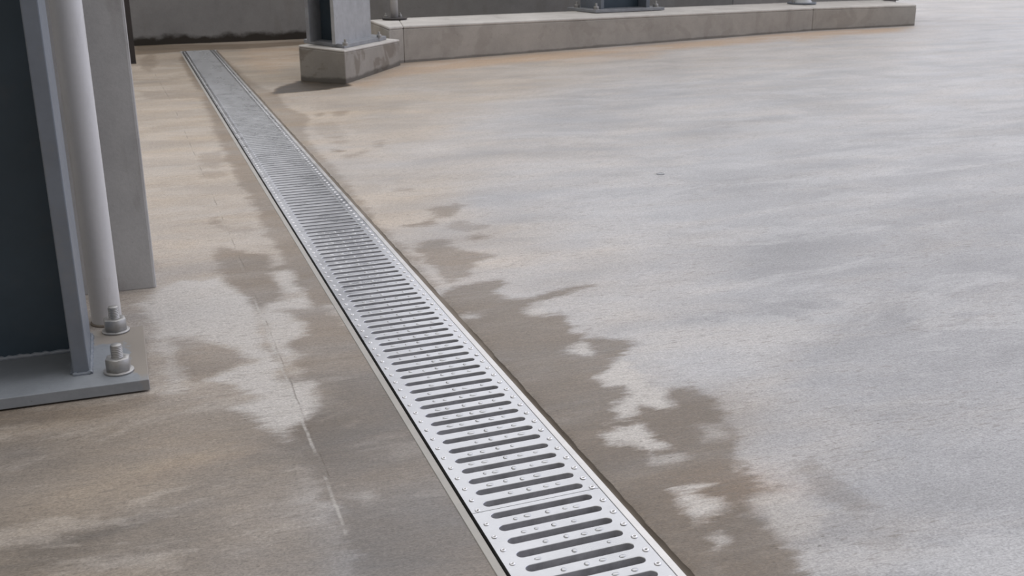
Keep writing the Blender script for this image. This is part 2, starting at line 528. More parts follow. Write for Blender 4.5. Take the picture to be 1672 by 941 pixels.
TINT = [  # px, py, tan 0..1, tone
    (260, 110, 1.0, .88), (250, 200, .95, .95), (270, 300, .85, 1.0), (330, 380, .8, 1.0), (290, 440, .75, .98), (270, 520, .55, .9), (330, 610, .7, .80), (260, 600, .7, .82),
    (150, 720, .95, .64), (60, 760, .8, .56), (300, 720, .9, .70), (60, 900, .9, .51), (250, 900, .8, .56), (420, 800, .75, .62), (450, 920, .7, .60),
    (560, 800, .4, .72), (620, 900, .35, .74), (420, 110, 1.0, .88), (480, 100, 1.0, .9), (560, 180, .85, 1.03), (620, 230, .7, 1.06),
    (700, 140, .75, 1.05), (820, 100, .7, 1.02), (720, 250, .35, 1.05), (660, 330, .75, 1.05), (760, 400, .5, 1.04), (900, 460, .3, 1.05), (1000, 540, .25, 1.03),
    (1100, 90, .4, 1.03), (1300, 75, .3, 1.08), (1450, 55, .25, 1.10), (900, 200, .12, .99), (1100, 160, .15, .99), (1300, 150, .1, .98), (1500, 130, .08, 1.02), (1640, 60, .05, 1.05),
    (850, 320, .12, 1.0), (1000, 330, .05, 1.02), (1200, 300, .0, .97), (1400, 270, .0, .93), (1600, 260, .0, .92),
    (1100, 450, .1, 1.0), (1300, 430, .02, .90), (1500, 420, .0, .83), (1640, 420, .0, .80), (1200, 580, .1, .98), (1400, 600, .02, .86), (1600, 600, .0, .83),
    (1300, 740, .15, .97), (1450, 760, .05, .88), (1620, 780, .02, .85), (1400, 900, .15, .87), (1550, 900, .08, .86), (1150, 700, .5, .9), (1200, 880, .55, .85),
]


def seg_sdf(P, poly_pts):
    """signed distance to a polygon, positive inside (numpy)"""
    a = poly_pts
    b = np.roll(a, -1, axis=0)
    lo, hi = a.min(0) - 0.4, a.max(0) + 0.4
    sel = np.where((P[:, 0] > lo[0]) & (P[:, 0] < hi[0]) & (P[:, 1] > lo[1]) & (P[:, 1] < hi[1]))[0]
    res = np.full(len(P), -0.4)
    if len(sel) == 0:
        return res
    Q = P[sel]
    d = np.full(len(Q), 1e9)
    ins = np.zeros(len(Q), bool)
    for p0, p1 in zip(a, b):
        e = p1 - p0
        L = max(e @ e, 1e-12)
        h = np.clip(((Q - p0) @ e) / L, 0, 1)
        q = Q - p0 - h[:, None] * e
        d = np.minimum(d, (q * q).sum(1))
        c = (p0[1] > Q[:, 1]) != (p1[1] > Q[:, 1])
        if abs(e[1]) > 1e-12:
            xi = p0[0] + (Q[:, 1] - p0[1]) * e[0] / e[1]
            ins ^= c & (Q[:, 0] < xi)
    d = np.sqrt(d)
    res[sel] = np.where(ins, d, -np.minimum(d, 0.4))
    return res


def edge_wave(yy):
    return 0.0010 * math.sin(yy * 3) + 0.0007 * math.sin(yy * 23 + 1) + 0.0008 * math.sin(yy * 61) + 0.0006 * math.sin(yy * 143)


def build_floor():
    # rows grow with the distance, columns are dense where the stains are
    ys = [-3.0, -1.0, 0.2, 0.6]
    y = 0.9
    while y < 11.0:
        ys.append(y)
        y += 0.010 * max(1.0, y / 1.3)
    ys += list(np.geomspace(11.2, 60.0, 14))
    dy1 = DY1
    ys = np.array(sorted(set(ys + [DY0, dy1])))
    xl = np.concatenate([[-8, -4, -2, -1.2], np.arange(-0.75, LX0 - 0.004, 0.012), [LX0]])
    xr = np.concatenate([np.arange(SLABX, 2.4, 0.012), 2.4 * np.geomspace(1.006, 3.4, 200), np.geomspace(8.6, 45, 12)])
    xm = np.array([0.55, 0.62, 0.70])
    xs = np.concatenate([xl, xm, xr])
    nl, nm = len(xl), len(xm)
    X, Y = np.meshgrid(xs, ys)
    nx, ny = len(xs), len(ys)
    P = np.stack([X.ravel(), Y.ravel()], 1)
    V = np.zeros((len(P), 3))
    V[:, :2] = P
    # worn edge of the right-hand slab
    col = nl + nm
    for j in range(ny):
        yy = ys[j]
        V[j * nx + col, 0] += edge_wave(yy)
        V[j * nx + col, 2] -= 0.002 + 0.001 * math.sin(yy * 37)
    faces = []
    for j in range(ny - 1):
        hole = ys[j] >= DY0 - 1e-6 and ys[j + 1] <= dy1 + 1e-6
        for i in range(nx - 1):
            if hole and nl - 1 <= i < nl + nm:
                continue
            a = j * nx + i
            faces.append((a, a + 1, a + nx + 1, a + nx))
    o = mesh_np('floor', V, faces, FLOOR, smooth=np.ones(len(faces), bool))
    tag(o, kind='structure')
    me = o.data

    def put(name, arr):
        at_ = me.attributes.new(name, 'FLOAT', 'POINT')
        at_.data.foreach_set('value', np.ascontiguousarray(arr, dtype=np.float32))

    def combine(polys):
        d = np.full(len(P), -0.4)
        sm = np.zeros(len(P))
        ws = np.zeros(len(P))
        for pts, s in polys:
            k = seg_sdf(P, pts)
            d = np.maximum(d, k)
            wgt = np.exp(np.clip(k, -0.4, 0.05) * 60.0)
            sm += wgt * s
            ws += wgt
        return d, sm / np.maximum(ws, 1e-12)
    d, s = combine(WET_SHADE)
    put('wet_shade_d', d)
    put('wet_shade_s', s)
    d, s = combine(PALE)
    put('pale_d', d)
    put('pale_s', s)
    d, s = combine(RUST)
    put('rust_d', d)
    put('rust_s', s)
    cp = np.array([[*at(a, b)[:2]] for a, b, _, _ in TINT])
    cv = np.array([[t_, k_] for _, _, t_, k_ in TINT])
    # inverse-distance blend in (x/y, log y) so near and far points weigh alike
    def emb(q):
        yy = np.maximum(q[:, 1], 0.8)
        return np.stack([q[:, 0] / yy * 1.6, np.log(yy) * 1.3], 1)
    A, B = emb(P), emb(cp)
    num = np.zeros((len(P), 2))
    den = np.zeros(len(P))
    for k in range(len(B)):
        r2 = ((A - B[k]) ** 2).sum(1)
        wgt = 1.0 / (r2 + 0.004) ** 2
        num += wgt[:, None] * cv[k]
        den += wgt
    fld = num / den[:, None]
    put('tan_dust', fld[:, 0])
    put('tone', fld[:, 1])
    jy = np.array([p[0] for p in XJ])
    jx = np.array([p[1] for p in XJ])
    put('joint_d', P[:, 0] - np.interp(P[:, 1], jy, jx))
    return o


def floor_mat():
    m, t, p = new_mat('weathered_concrete_floor')
    co = t.node('ShaderNodeTexCoord').outputs['Object']
    A = lambda n: t.attr(n).outputs['Fac']
    # broom strokes run roughly across the drain
    br = t.mapping(co, rot=(0, 0, math.radians(9)), sc=(0.2, 1.0, 1.0))
    br2 = t.mapping(co, rot=(0, 0, math.radians(8)), sc=(0.36, 1.0, 1.0))
    big = t.noise(co, 1.1, 5, 0.55)
    cloud = t.noise(t.mapping(co, rot=(0, 0, math.radians(6)), sc=(0.5, 1.0, 1.0)), 2.6, 7, 0.64, 0.4)
    blot = t.noise(br2, 5.0, 6, 0.62, 0.3)
    strk = t.noise(br, 170.0, 4, 0.62)
    strk2 = t.noise(br, 40.0, 5, 0.65)
    grain = t.noise(t.mapping(co, rot=(0, 0, math.radians(9)), sc=(0.6, 1, 1)), 300.0, 3, 0.7)
    grit = t.noise(co, 90.0, 4, 0.65)
    # base colour
    tan = t.math('ADD', A('tan_dust'), t.lin(blot, 0.3, 0.7, -0.16, 0.16), clamp=True)
    c = t.mix(tan, (0.40, 0.40, 0.414), (0.40, 0.333, 0.262))
    tone = t.math('ADD', t.math('MULTIPLY', A('tone'), 0.945), t.lin(big, 0.3, 0.7, -0.05, 0.05))
    tone = t.math('ADD', tone, t.lin(blot, 0.3, 0.7, -0.12, 0.12))
    tone = t.math('ADD', tone, t.lin(cloud, 0.3, 0.7, -0.14, 0.14))
    c = t.scale(c, tone)
    rust = t.step(t.math('ADD', A('rust_d'), t.lin(cloud, 0.25, 0.75, -0.10, 0.10)), -0.12, 0.12)
    c = t.mix(t.math('MULTIPLY', t.math('MULTIPLY', rust, A('rust_s')), 0.75), c, (0.43, 0.30, 0.195))
    # pale wisps of laitance and ochre dust
    wisp = t.noise(t.mapping(co, rot=(0, 0, math.radians(7)), sc=(0.42, 1.0, 1.0), loc=(3.1, 0.7, 0)), 3.4, 9, 0.70, 0.5)
    c = t.mix(t.math('MULTIPLY', t.step(wisp, 0.50, 0.60), 0.34), c, t.mix(tan, (0.50, 0.497, 0.505), (0.47, 0.42, 0.365)))
    c = t.mix(t.math('MULTIPLY', t.step(wisp, 0.44, 0.34), 0.22), c, t.mix(tan, (0.26, 0.258, 0.262), (0.27, 0.20, 0.14)))
    # stains and the painted plinth shadow: ragged, stroke-shaped edges
    edge = t.math('ADD', t.lin(t.noise(br2, 16.0, 6, 0.68, 0.5), 0.2, 0.8, -0.036, 0.036),
                  t.lin(t.noise(br2, 60.0, 4, 0.65), 0.25, 0.75, -0.014, 0.014))
    wet_shade = t.step(t.math('ADD', A('wet_shade_d'), edge), -0.022, 0.020)
    wet_shade = t.math('MULTIPLY', wet_shade, A('wet_shade_s'))
    pale = t.step(t.math('ADD', A('pale_d'), t.math('MULTIPLY', edge, 0.9)), -0.022, 0.022)
    pale = t.math('MULTIPLY', pale, A('pale_s'))
    pale = t.math('MULTIPLY', pale, t.lin(strk2, 0.25, 0.65, 0.72, 1.0))
    wet_shade = t.math('MULTIPLY', wet_shade, t.math('SUBTRACT', 1.0, t.math('MULTIPLY', pale, 0.95)))
    wet_shade = t.math('MULTIPLY', wet_shade, t.math('ADD', t.lin(strk2, 0.3, 0.7, 0.10, -0.10), t.lin(blot, 0.3, 0.7, 0.85, 1.12)))
    c = t.mix(t.math('MINIMUM', wet_shade, 1.0), c, t.mix(1.0, c, (0.455, 0.40, 0.335), 'MULTIPLY'))
    c = t.mix(t.math('SUBTRACT', wet_shade, 1.0, clamp=True), c, (0.045, 0.038, 0.031))  # deepest tone: plinth contact shadow and dirt in the colour
    c = t.mix(t.math('MULTIPLY', pale, 0.92), c, (0.49, 0.465, 0.44))
    # damp rim hugging the channel
    sx = t.node('ShaderNodeSeparateXYZ')
    t.l.new(co, sx.inputs[0])
    # contraction joint left of the drain, broken along its length
    jd = t.math('ADD', A('joint_d'), t.lin(t.noise(co, 9.0, 4, 0.6), 0.2, 0.8, -0.003, 0.003))
    ja = t.math('ABSOLUTE', jd)
    jw = t.step(t.noise(t.mapping(co, sc=(0.4, 1, 1)), 6.0, 4, 0.7), 0.46, 0.62)
    line = t.math('MULTIPLY', t.step(ja, 0.0032, 0.0008), jw)
    jl = t.step(t.math('ABSOLUTE', t.math('ADD', jd, 0.006)), 0.005, 0.001)
    jl = t.math('MULTIPLY', jl, t.step(t.noise(co, 4.0, 4, 0.7), 0.45, 0.56))
    jl = t.math('MULTIPLY', jl, t.step(sx.outputs[1], 3.4, 2.6, 0.15, 1.0))
    c = t.mix(t.math('MULTIPLY', jl, 0.62), c, (0.44, 0.42, 0.39))
    c = t.mix(t.math('MULTIPLY', line, 0.42), c, (0.13, 0.11, 0.09))
    # fine surface: strokes, grain, pits and pale sand grains
    f = t.math('ADD', t.lin(strk, 0.3, 0.7, 0.90, 1.09), t.lin(grain, 0.3, 0.7, -0.28, 0.28))
    f = t.math('ADD', f, t.lin(grit, 0.3, 0.7, -0.13, 0.13))
    c = t.scale(c, f)
    gate = t.step(blot, 0.36, 0.56)
    scr = t.math('MULTIPLY', t.step(t.noise(br, 125.0, 3, 0.55), 0.56, 0.68), gate)
    c = t.mix(t.math('MULTIPLY', scr, 0.45), c, (0.15, 0.13, 0.11))
    pit = t.math('MULTIPLY', t.step(t.voro(t.mapping(co, sc=(0.5, 1, 1)), 60.0), 0.13, 0.07), t.step(t.noise(co, 7.0, 3, 0.6), 0.52, 0.62))
    c = t.mix(t.math('MULTIPLY', pit, 0.5), c, (0.10, 0.085, 0.07))
    sand = t.step(t.noise(co, 330.0, 2, 0.5), 0.70, 0.78)
    c = t.mix(t.math('MULTIPLY', sand, 0.30), c, (0.62, 0.60, 0.57))
    t.put(p.inputs['Base Color'], c)
    rough = t.lin(wet_shade, 0, 2, 0.60, 0.40)
    t.put(p.inputs['Roughness'], t.math('ADD', rough, t.lin(blot, 0.3, 0.7, -0.06, 0.06)))
    p.inputs['Specular IOR Level'].default_value = 0.42
    h = t.math('ADD', t.math('MULTIPLY', strk, 1.0), t.math('MULTIPLY', grain, 0.55))
    h = t.math('ADD', h, t.math('MULTIPLY', grit, 0.7))
    h = t.math('SUBTRACT', h, t.math('MULTIPLY', t.math('ADD', pit, line), 0.8))
    t.put(p.inputs['Normal'], t.bump(h, 0.6, 0.0022))
    return m


FLOOR = floor_mat()
build_floor()

# bed under the right-hand lip: the slab edge is broken away from the channel
b = bmesh.new()
n = 420
rows = []
for k in range(n + 1):
    yy = DY0 + (DY1 - DY0) * k / n
    dp = 0.0115 - 0.0075 * min(1.0, max(0.0, (yy - 1.5) / 1.3))
    z = -dp + 0.0012 * math.sin(yy * 5.3) + 0.0008 * math.sin(yy * 31 + 2)
    ex = SLABX + edge_wave(yy) + 0.0004
    rows.append([b.verts.new((RX1 - 0.002, yy, z + 0.003)), b.verts.new((0.773, yy, z)), b.verts.new((ex - 0.0015, yy, z + 0.0015)),
                 b.verts.new((ex, yy, -0.0012))])
for q, r in zip(rows, rows[1:]):
    for i in range(3):
        b.faces.new((q[i], q[i + 1], r[i + 1], r[i]))
tag(obj('trim_1', b, MORTAR, smooth=60), kind='structure')

# ------------------------------------------------------------------ back wall
WY = 10.27
b = bmesh.new()
bm_box(b, (-3.0, WY, -0.02), (6.02, WY + 0.25, 1.75), 0.004)
o = obj('wall_back', b, WALLC)
tag(o, kind='structure')
WALL2 = concrete_mat('lighter_wall_render', (0.33, 0.32, 0.318), 0.9, 0.075, 0.08)
b = box((6.03, WY + 0.01, -0.02), (8.05, WY + 0.25, 1.75), 0.004)
tag(obj('wall_right', b, WALL2), kind='structure')

# ------------------------------------------------------------------ drain channel
ch = empty('drain_channel', (0.626, DY0, 0))
tag(ch, 'long slot drain channel with flush metal edge rails set into the concrete floor', 'drain channel')


def chan_part(name, lo, hi, mat, bevel=0.0008):
    b = box((lo[0] - 0.626, lo[1] - DY0, lo[2]), (hi[0] - 0.626, hi[1] - DY0, hi[2]), bevel, 1)
    return obj(name, b, mat, ch)


lr = chan_part('edge_rail', (LX0, DY0, -0.06), (LX1, DY1, 0.0015), RAILD)
lr['label'] = 'dusty left edge rail'
rr = chan_part('edge_rail', (RX0, DY0, -0.06), (RX1, DY1, 0.0025), RAIL)
rr['label'] = 'bright right edge rail'
b = bmesh.new()
for lo, hi in (((LX1 - 0.012, DY0, -0.11), (LX1 - 0.001, DY1, -0.05)), ((RX0 + 0.001, DY0, -0.11), (RX0 + 0.012, DY1, -0.05)),
               ((LX1 - 0.012, DY0, -0.12), (RX0 + 0.012, DY1, -0.11))):
    bm_box(b, (lo[0] - 0.626, lo[1] - DY0, lo[2]), (hi[0] - 0.626, hi[1] - DY0, hi[2]))
for yy in (DY0, DY1 - 0.008):
    bm_box(b, (LX1 - 0.626, yy - DY0, -0.11), (RX0 - 0.626, yy + 0.008 - DY0, -0.001))
obj('trough', b, TROUGH, ch)
# ledges that carry the grates
for x0, x1 in ((LX1 - 0.001, GX0 + 0.016), (GX1 - 0.016, RX0 + 0.001)):
    chan_part('support_ledge', (x0, DY0, -0.048), (x1, DY1, -0.042), TROUGH)

# ------------------------------------------------------------------ grates
SKEW = math.tan(math.radians(2.0))
GW = GX1 - GX0
SA, SB, SR = 0.0290, GW - 0.0255, 0.0098      # slot ends and half width
GZ = 0.004


def slot_ring(off, yc, k=6):
    """upper and lower chains of a stadium outline grown by off"""
    r = SR + off
    xa, xb = SA + SR, SB - SR
    up, lo = [], []
    for i in range(k + 1):
        a = math.pi - (math.pi / 2) * i / k
        up.append((xa + r * math.cos(a), yc + r * math.sin(a)))
        lo.append((xa + r * math.cos(a), yc - r * math.sin(a)))
    for i in range(k + 1):
        a = math.pi / 2 - (math.pi / 2) * i / k
        up.append((xb + r * math.cos(a), yc + r * math.sin(a)))
        lo.append((xb + r * math.cos(a), yc - r * math.sin(a)))
    return up, lo


def build_grate(y0, n_slots, detail, individual):
    L = n_slots * PITCH
    root = empty('drain_grate', (GX0, y0, 0))
    V, Fc, Sm, Mi = [], [], [], []

    def add(p, z):
        V.append((p[0], p[1] + SKEW * p[0], z))
        return len(V) - 1

    def face(ids, sm=False, mi=0):
        Fc.append(ids)
        Sm.append(sm)
        Mi.append(mi)
    k = 6 if detail else 4
    e = 0.0007
    for s in range(n_slots):
        yb, yt = s * PITCH, (s + 1) * PITCH
        yc = (yb + yt) / 2
        if s == 0:
            yb += e
        if s == n_slots - 1:
            yt -= e
        rings = []
        for off, z in ((0.0030, GZ), (0.0016, GZ + 0.0005), (0.0006, GZ + 0.0001), (-0.0002, GZ - 0.0014), (-0.0002, GZ - 0.034)):
            up, lo = slot_ring(off, yc, k)
            rings.append(([add(p, z) for p in up], [add(p, z) for p in lo]))
        up, lo = rings[0]
        T = [add((V[i][0], yt), GZ) for i in up]
        B = [add((V[i][0], yb), GZ) for i in lo]
        for i in range(len(up) - 1):
            face((up[i], up[i + 1], T[i + 1], T[i]))
            face((B[i], B[i + 1], lo[i + 1], lo[i]))
        a0, a1, a2 = add((0, yb), GZ), add((0, yc), GZ), add((0, yt), GZ)
        b0, b1, b2 = add((GW, yb), GZ), add((GW, yc), GZ), add((GW, yt), GZ)
        face((a1, up[0], T[0], a2))
        face((a0, B[0], lo[0], a1))
        face((up[-1], b1, b2, T[-1]))
        face((B[-1], b0, b1, lo[-1]))
        for q, ((u0, l0), (u1, l1)) in enumerate(zip(rings, rings[1:])):
            for i in range(len(u0) - 1):
                face((u0[i], u1[i], u1[i + 1], u0[i + 1]), q < 3, int(q == 3))
                face((l0[i], l0[i + 1], l1[i + 1], l1[i]), q < 3, int(q == 3))
    # turned-down edges
    h = 0.0405
    for x, flip in ((0, True), (GW, False)):
        p = [add((x, 0 + e), GZ), add((x, L - e), GZ), add((x, L - e), -h), add((x, e), -h)]
        face(tuple(p if flip else p[::-1]))
    for y, flip in ((e, False), (L - e, True)):
        p = [add((0, y), GZ), add((GW, y), GZ), add((GW, y), GZ - 0.012), add((0, y), GZ - 0.012)]
        face(tuple(p if flip else p[::-1]))
    pl = mesh_np('slotted_plate', V, Fc, [GRATE, CUT], root, np.array(Sm))
    pl.data.polygons.foreach_set('material_index', np.array(Mi, dtype=np.int32))
    # anti-slip nubs pressed into the bars
    b = bmesh.new()
    for s in range(n_slots + 1):
        yy = s * PITCH
        if s == 0:
            continue
        if s == n_slots:
            continue
        spots = [(0.5 + 0.01 * rng.normal(), 0.0050, 1.0)]
        if detail:
            for fr in (0.17, 0.32, 0.67, 0.83):
                if rng.random() < 0.8:
                    spots.append((fr + rng.normal() * 0.02, 0.0034 + 0.0012 * rng.random(), 1.0 + 1.0 * rng.random()))
        for fr, r, el in spots:
            x = SA + (SB - SA) * fr
            prof = ((r, 0), (r * 0.88, r * 0.28), (r * 0.55, r * 0.42), (0, r * 0.46)) if detail else ((r * 0.6, 0), (r * 0.35, r * 0.1), (0, r * 0.12))
            lathe(prof, 12 if detail else 6, b, (x, yy + SKEW * x + rng.normal() * 0.0015, GZ - 0.0001), sx=el)
    o = obj('anti_slip_nubs', b, GRATE, root, 60)
    o['kind'] = 'stuff'
    # button rivets with a dimple, one at either end of every bar
    pos = []
    for s in range(n_slots):
        for side in (0, 1):
            x = 0.0125 if side == 0 else GW - 0.0118
            pos.append((x + rng.normal() * 0.0006, (s + 0.02) * PITCH + (0.006 if s == 0 else 0) + SKEW * x, 0.82 if side == 0 else 1.0))
    pos = sorted(pos, key=lambda q: q[1])
    prof = ((0.0062, 0.0), (0.0060, 0.0010), (0.0048, 0.0021), (0.0034, 0.0024), (0.0027, 0.0018), (0.0022, 0.0007), (0, 0.0006))
    if individual:
        head = None
        for i, (x, y, sc) in enumerate(pos[:100]):
            if head is None:
                b = lathe(prof, 16)
                for f in b.faces:
                    if max(v.co.x ** 2 + v.co.y ** 2 for v in f.verts) < 0.0023 ** 2:
                        f.material_index = 1
                r = obj('rivet', b, [BOLT2, HOLE], root, 50)
                head = r
            else:
                r = head.copy()
                COL.objects.link(r)
                r.parent = root
            r.location = (x, y, GZ - 0.0001)
            r.scale = (sc, sc, sc)
            r.rotation_euler = (rng.normal() * 0.05, rng.normal() * 0.05, 0)
        rest = pos[100:]
    else:
        rest = pos
    if rest:
        b = bmesh.new()
        for x, y, sc in rest:
            r = 0.0058 * sc
            lathe(((r, 0), (r * 0.8, 0.0010), (0, 0.0014)), 8, b, (x, y, GZ - 0.0001))
        o = obj('rivet', b, BOLT2, root, 50)
        o['kind'] = 'stuff'
    return root


BOLT2 = metal_mat('rivet_metal', (0.66, 0.66, 0.67), 0.36, 0.1, False, 60, 0.2)
JOINT_Y = 1.655
g = build_grate(JOINT_Y - 23 * PITCH, 23, True, True)
tag(g, 'steel slot grate with large button rivets, in front of the cross seam of the drain', 'drain grate', 'slot grates covering the drain')
y = JOINT_Y
labels = ['long steel slot grate just behind the clear cross seam, passing the bolted base plate',
          'slot grate in the middle stretch of the drain, just beyond the grey pier',
          'far slot grate of the drain, in front of the stretch beside the concrete plinth',
          'last slot grate of the drain, ending at the foot of the dark-stained back wall']
for i, ns in enumerate((45, 45, 45, 45)):
    g = build_grate(y, ns, i < 1, i == 0)
    tag(g, labels[i], 'drain grate', 'slot grates covering the drain')
    y += ns * PITCH


# ------------------------------------------------------------------ bolts
def hex_nut_bm(af, h):
    rc = af / math.sqrt(3)
    ch_ = 0.12 * af
    return lathe(((0, 0), (rc * 0.97, 0), (rc, ch_ * 0.15), (rc, h - ch_ * 0.3), (rc * 0.95, h), (rc * 0.62, h), (0, h)), 6, rot=0.35)


def stud_bm(r, z0, z1, n_th=8):
    prof = [(r * 0.9, z0)]
    p = (z1 - z0 - r * 0.25) / n_th
    for i in range(n_th):
        prof += [(r * 0.88, z0 + p * (i + 0.1)), (r, z0 + p * (i + 0.42)), (r, z0 + p * (i + 0.62)), (r * 0.88, z0 + p * (i + 0.95))]
    prof += [(r * 0.95, z1 - r * 0.2), (r * 0.82, z1), (0, z1 + 0.0005)]
    return lathe(prof, 20)


def anchor_bolt(parent, loc, s=1.0, rot=0.0, mat=None):
    """threaded stud with its nut and washer as sub-parts, standing on a plate"""
    mat = mat or BOLT
    st = obj('anchor_bolt', stud_bm(0.0135 * s, 0.03 * s, 0.066 * s), mat, parent, 50, loc)
    st.rotation_euler = (0, 0, rot)
    obj('washer', lathe(((0.012 * s, 0), (0.0335 * s, 0), (0.0335 * s, 0.0045 * s), (0.032 * s, 0.0055 * s), (0.012 * s, 0.0055 * s)), 32), mat, st, 40)
    nt = obj('nut', hex_nut_bm(0.050 * s, 0.030 * s), mat, st, 25)
    nt.location = (0, 0, 0.0055 * s)
    return st


def copy_tree(o, parent=None):
    c = o.copy()
    COL.objects.link(c)
    c.parent = parent
    for k in list(o.children):
        copy_tree(k, c)
    return c


# ------------------------------------------------------------------ near steel column (left)
PX1, PY0, PY1, PZ = -0.0165, 2.428, 2.800, 0.030
PX0 = -0.70
col = empty('steel_post', (PX1, PY0, 0))
tag(col, 'large dark blue and grey steel H column, its dusty base plate bolted to the floor', 'steel post')


def cpart(name, lo, hi, mat, bev=0.002, parent=None):
    return obj(name, box((lo[0] - PX1, lo[1] - PY0, lo[2]), (hi[0] - PX1, hi[1] - PY0, hi[2]), bev), mat, parent or col)


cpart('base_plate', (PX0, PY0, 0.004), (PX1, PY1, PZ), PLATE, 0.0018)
cpart('grout_bed', (PX0 + 0.012, PY0 + 0.012, -0.004), (PX1 - 0.012, PY1 - 0.012, 0.0055), MORTAR, 0)
FX0, FX1 = -0.1775, -0.1425
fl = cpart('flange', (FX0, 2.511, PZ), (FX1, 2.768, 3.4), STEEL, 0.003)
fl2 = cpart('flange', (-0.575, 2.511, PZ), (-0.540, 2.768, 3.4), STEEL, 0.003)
wb = cpart('web', (-0.540, 2.672, PZ), (FX0, 2.690, 3.4), NAVY_SHADED, 0)
wb['label'] = 'blue web with shade in its colour'


def weld(parent, p0, p1, r, off):
    pts, rs = [], []
    n_ = max(8, int((Vector(p1) - Vector(p0)).length / 0.008))
    for k in range(n_ + 1):
        f_ = k / n_
        q = Vector(p0).lerp(Vector(p1), f_)
        pts.append((q.x - off[0], q.y - off[1], q.z + 0.001 * math.sin(k * 1.9)))
        rs.append(r * (1 + 0.16 * math.sin(k * 2.6) + 0.1 * math.sin(k * 1.1)))
    return obj('weld_bead', tube_path(pts, rs, 8), STEEL, parent, 50)


OC = (PX1, PY0, 0)
weld(col, (FX1 + 0.001, 2.507, PZ + 0.001), (FX1 + 0.001, 2.772, PZ + 0.001), 0.0065, OC)
weld(col, (FX0, 2.510, PZ + 0.001), (FX1 + 0.002, 2.510, PZ + 0.001), 0.0055, OC)
weld(col, (-0.540, 2.671, PZ + 0.001), (FX0, 2.671, PZ + 0.001), 0.0075, OC)
weld(col, (FX0 - 0.001, 2.515, PZ + 0.001), (FX0 - 0.001, 2.67, PZ + 0.001), 0.006, OC)
for px, py, rz in ((189.5, 541, 0.3), (194.5, 606.5, 0.05)):
    q = at(px, py, PZ)
    anchor_bolt(col, (q.x - PX1, q.y - PY0, PZ), 1.0, rz)
for yy in (2.49, 2.74):
    anchor_bolt(col, (-0.635 - PX1, yy - PY0, PZ), 1.0, 0.2)

# ------------------------------------------------------------------ pale pipe
pp = empty('down_pipe', (-0.1065, 2.945, 0))
tag(pp, 'pale grey round down pipe standing between the steel column and the grey pier', 'pipe')
obj('pipe_shaft', lathe(((0, 0), (0.0375, 0.0), (0.038, 0.002), (0.038, 3.4), (0.034, 3.4), (0.034, 3.3), (0, 3.3)), 48), PIPE, pp, 40)
obj('floor_collar', lathe(((0.0375, 0.0), (0.0425, 0.0), (0.0415, 0.004), (0.0385, 0.006), (0.0375, 0.006)), 40), MORTAR, pp, 40)

# ------------------------------------------------------------------ grey pier behind the pipe
b = box((-0.62, 3.205, -0.005), (0.030, 3.50, 3.4), 0.008, 2)
pr_ = obj('concrete_pier', b, PIER)
tag(pr_, 'flat grey concrete pier with a crisp chamfered edge behind the pale pipe', 'pier')

# thin dark steel angle at the far left end of the slab
an = empty('angle_post', (0.105, 8.92, 0))
tag(an, 'thin dark steel angle post standing far behind the grey pier', 'post')
b = bmesh.new()
bm_box(b, (-0.028, 0, 0), (0.016, 0.006, 3.0), 0.001)
bm_box(b, (-0.028, 0.006, 0), (-0.022, 0.05, 3.0), 0.001)
obj('angle_section', b, DARKST, an)
obj('foot_plate', box((-0.05, -0.012, -0.002), (0.017, 0.06, 0.008), 0.001), DARKST, an)

# ------------------------------------------------------------------ kerb blocks under the far posts
K = [(1.893, 8.11), (2.016, 8.168), (6.19, 9.085), (7.40, 9.135)]
KH = [0.270, 0.270, 0.211, 0.198]
KB = [(1.90, 8.80), (2.15, 8.87), (6.42, 9.77), (7.52, 9.85)]
KL = ['short end block of the concrete kerb, half hidden behind the plinth',
      'longest concrete kerb block, carrying the far H column in its middle',
      'outer end block of the concrete kerb, reaching out onto the open floor']
for i in range(3):
    g0 = 0.0008
    p0, p1 = Vector((*K[i], 0)), Vector((*K[i + 1], 0))
    q0, q1 = Vector((*KB[i], 0)), Vector((*KB[i + 1], 0))
    d = (p1 - p0).normalized()
    a, bb = (p0 + d * g0 if i else p0), (p1 - d * g0 if i < 2 else p1)
    c0, c1 = (q0 + d * g0 if i else q0), (q1 - d * g0 if i < 2 else q1)
    z0, z1 = KH[i], KH[i + 1]
    base = Vector((a.x, a.y, 0))
    bot = [v - base + Vector((0, 0, -0.004)) for v in (a, bb, c1, c0)]
    top = [Vector((a.x, a.y, z0)) - base, Vector((bb.x, bb.y, z1)) - base, Vector((c1.x, c1.y, z1)) - base, Vector((c0.x, c0.y, z0)) - base]
    o = empty('kerb_block', base)
    tag(o, KL[i], 'kerb')
    TH = Vector((0, 0, 0.022))
    obj('kerb_body', prism(bot, [v - TH for v in top], 0.004, 1), CURB, o)
    obj('lit_top_layer', prism([v - TH + Vector((0, 0, 0.0005)) for v in top], top, 0.009, 2), LIT_TOP, o)  # paler top layer with the light on the kerb in its colour


def kerb_z(x):
    return float(np.interp(x, [k[0] for k in K], KH))


def on_kerb(px, py):
    z = 0.24
    for _ in range(12):
        q = at(px, py, z)
        z = kerb_z(q.x)
    return at(px, py, z) + Vector((0, 0, 0.006))


# ------------------------------------------------------------------ plinth with its H column
L0, F0, R0 = Vector((1.130, 7.475, 0)), Vector((1.383, 7.205, 0)), Vector((1.955, 8.04, 0))
B0 = L0 + R0 - F0
TL, TF, TR = 0.235, 0.215, 0.185


def plinth_z(x, y):
    # plane through the three top corners
    a, b_, c_ = Vector((L0.x, L0.y, TL)), Vector((F0.x, F0.y, TF)), Vector((R0.x, R0.y, TR))
    nn = (b_ - a).cross(c_ - a)
    return a.z - (nn.x * (x - a.x) + nn.y * (y - a.y)) / nn.z


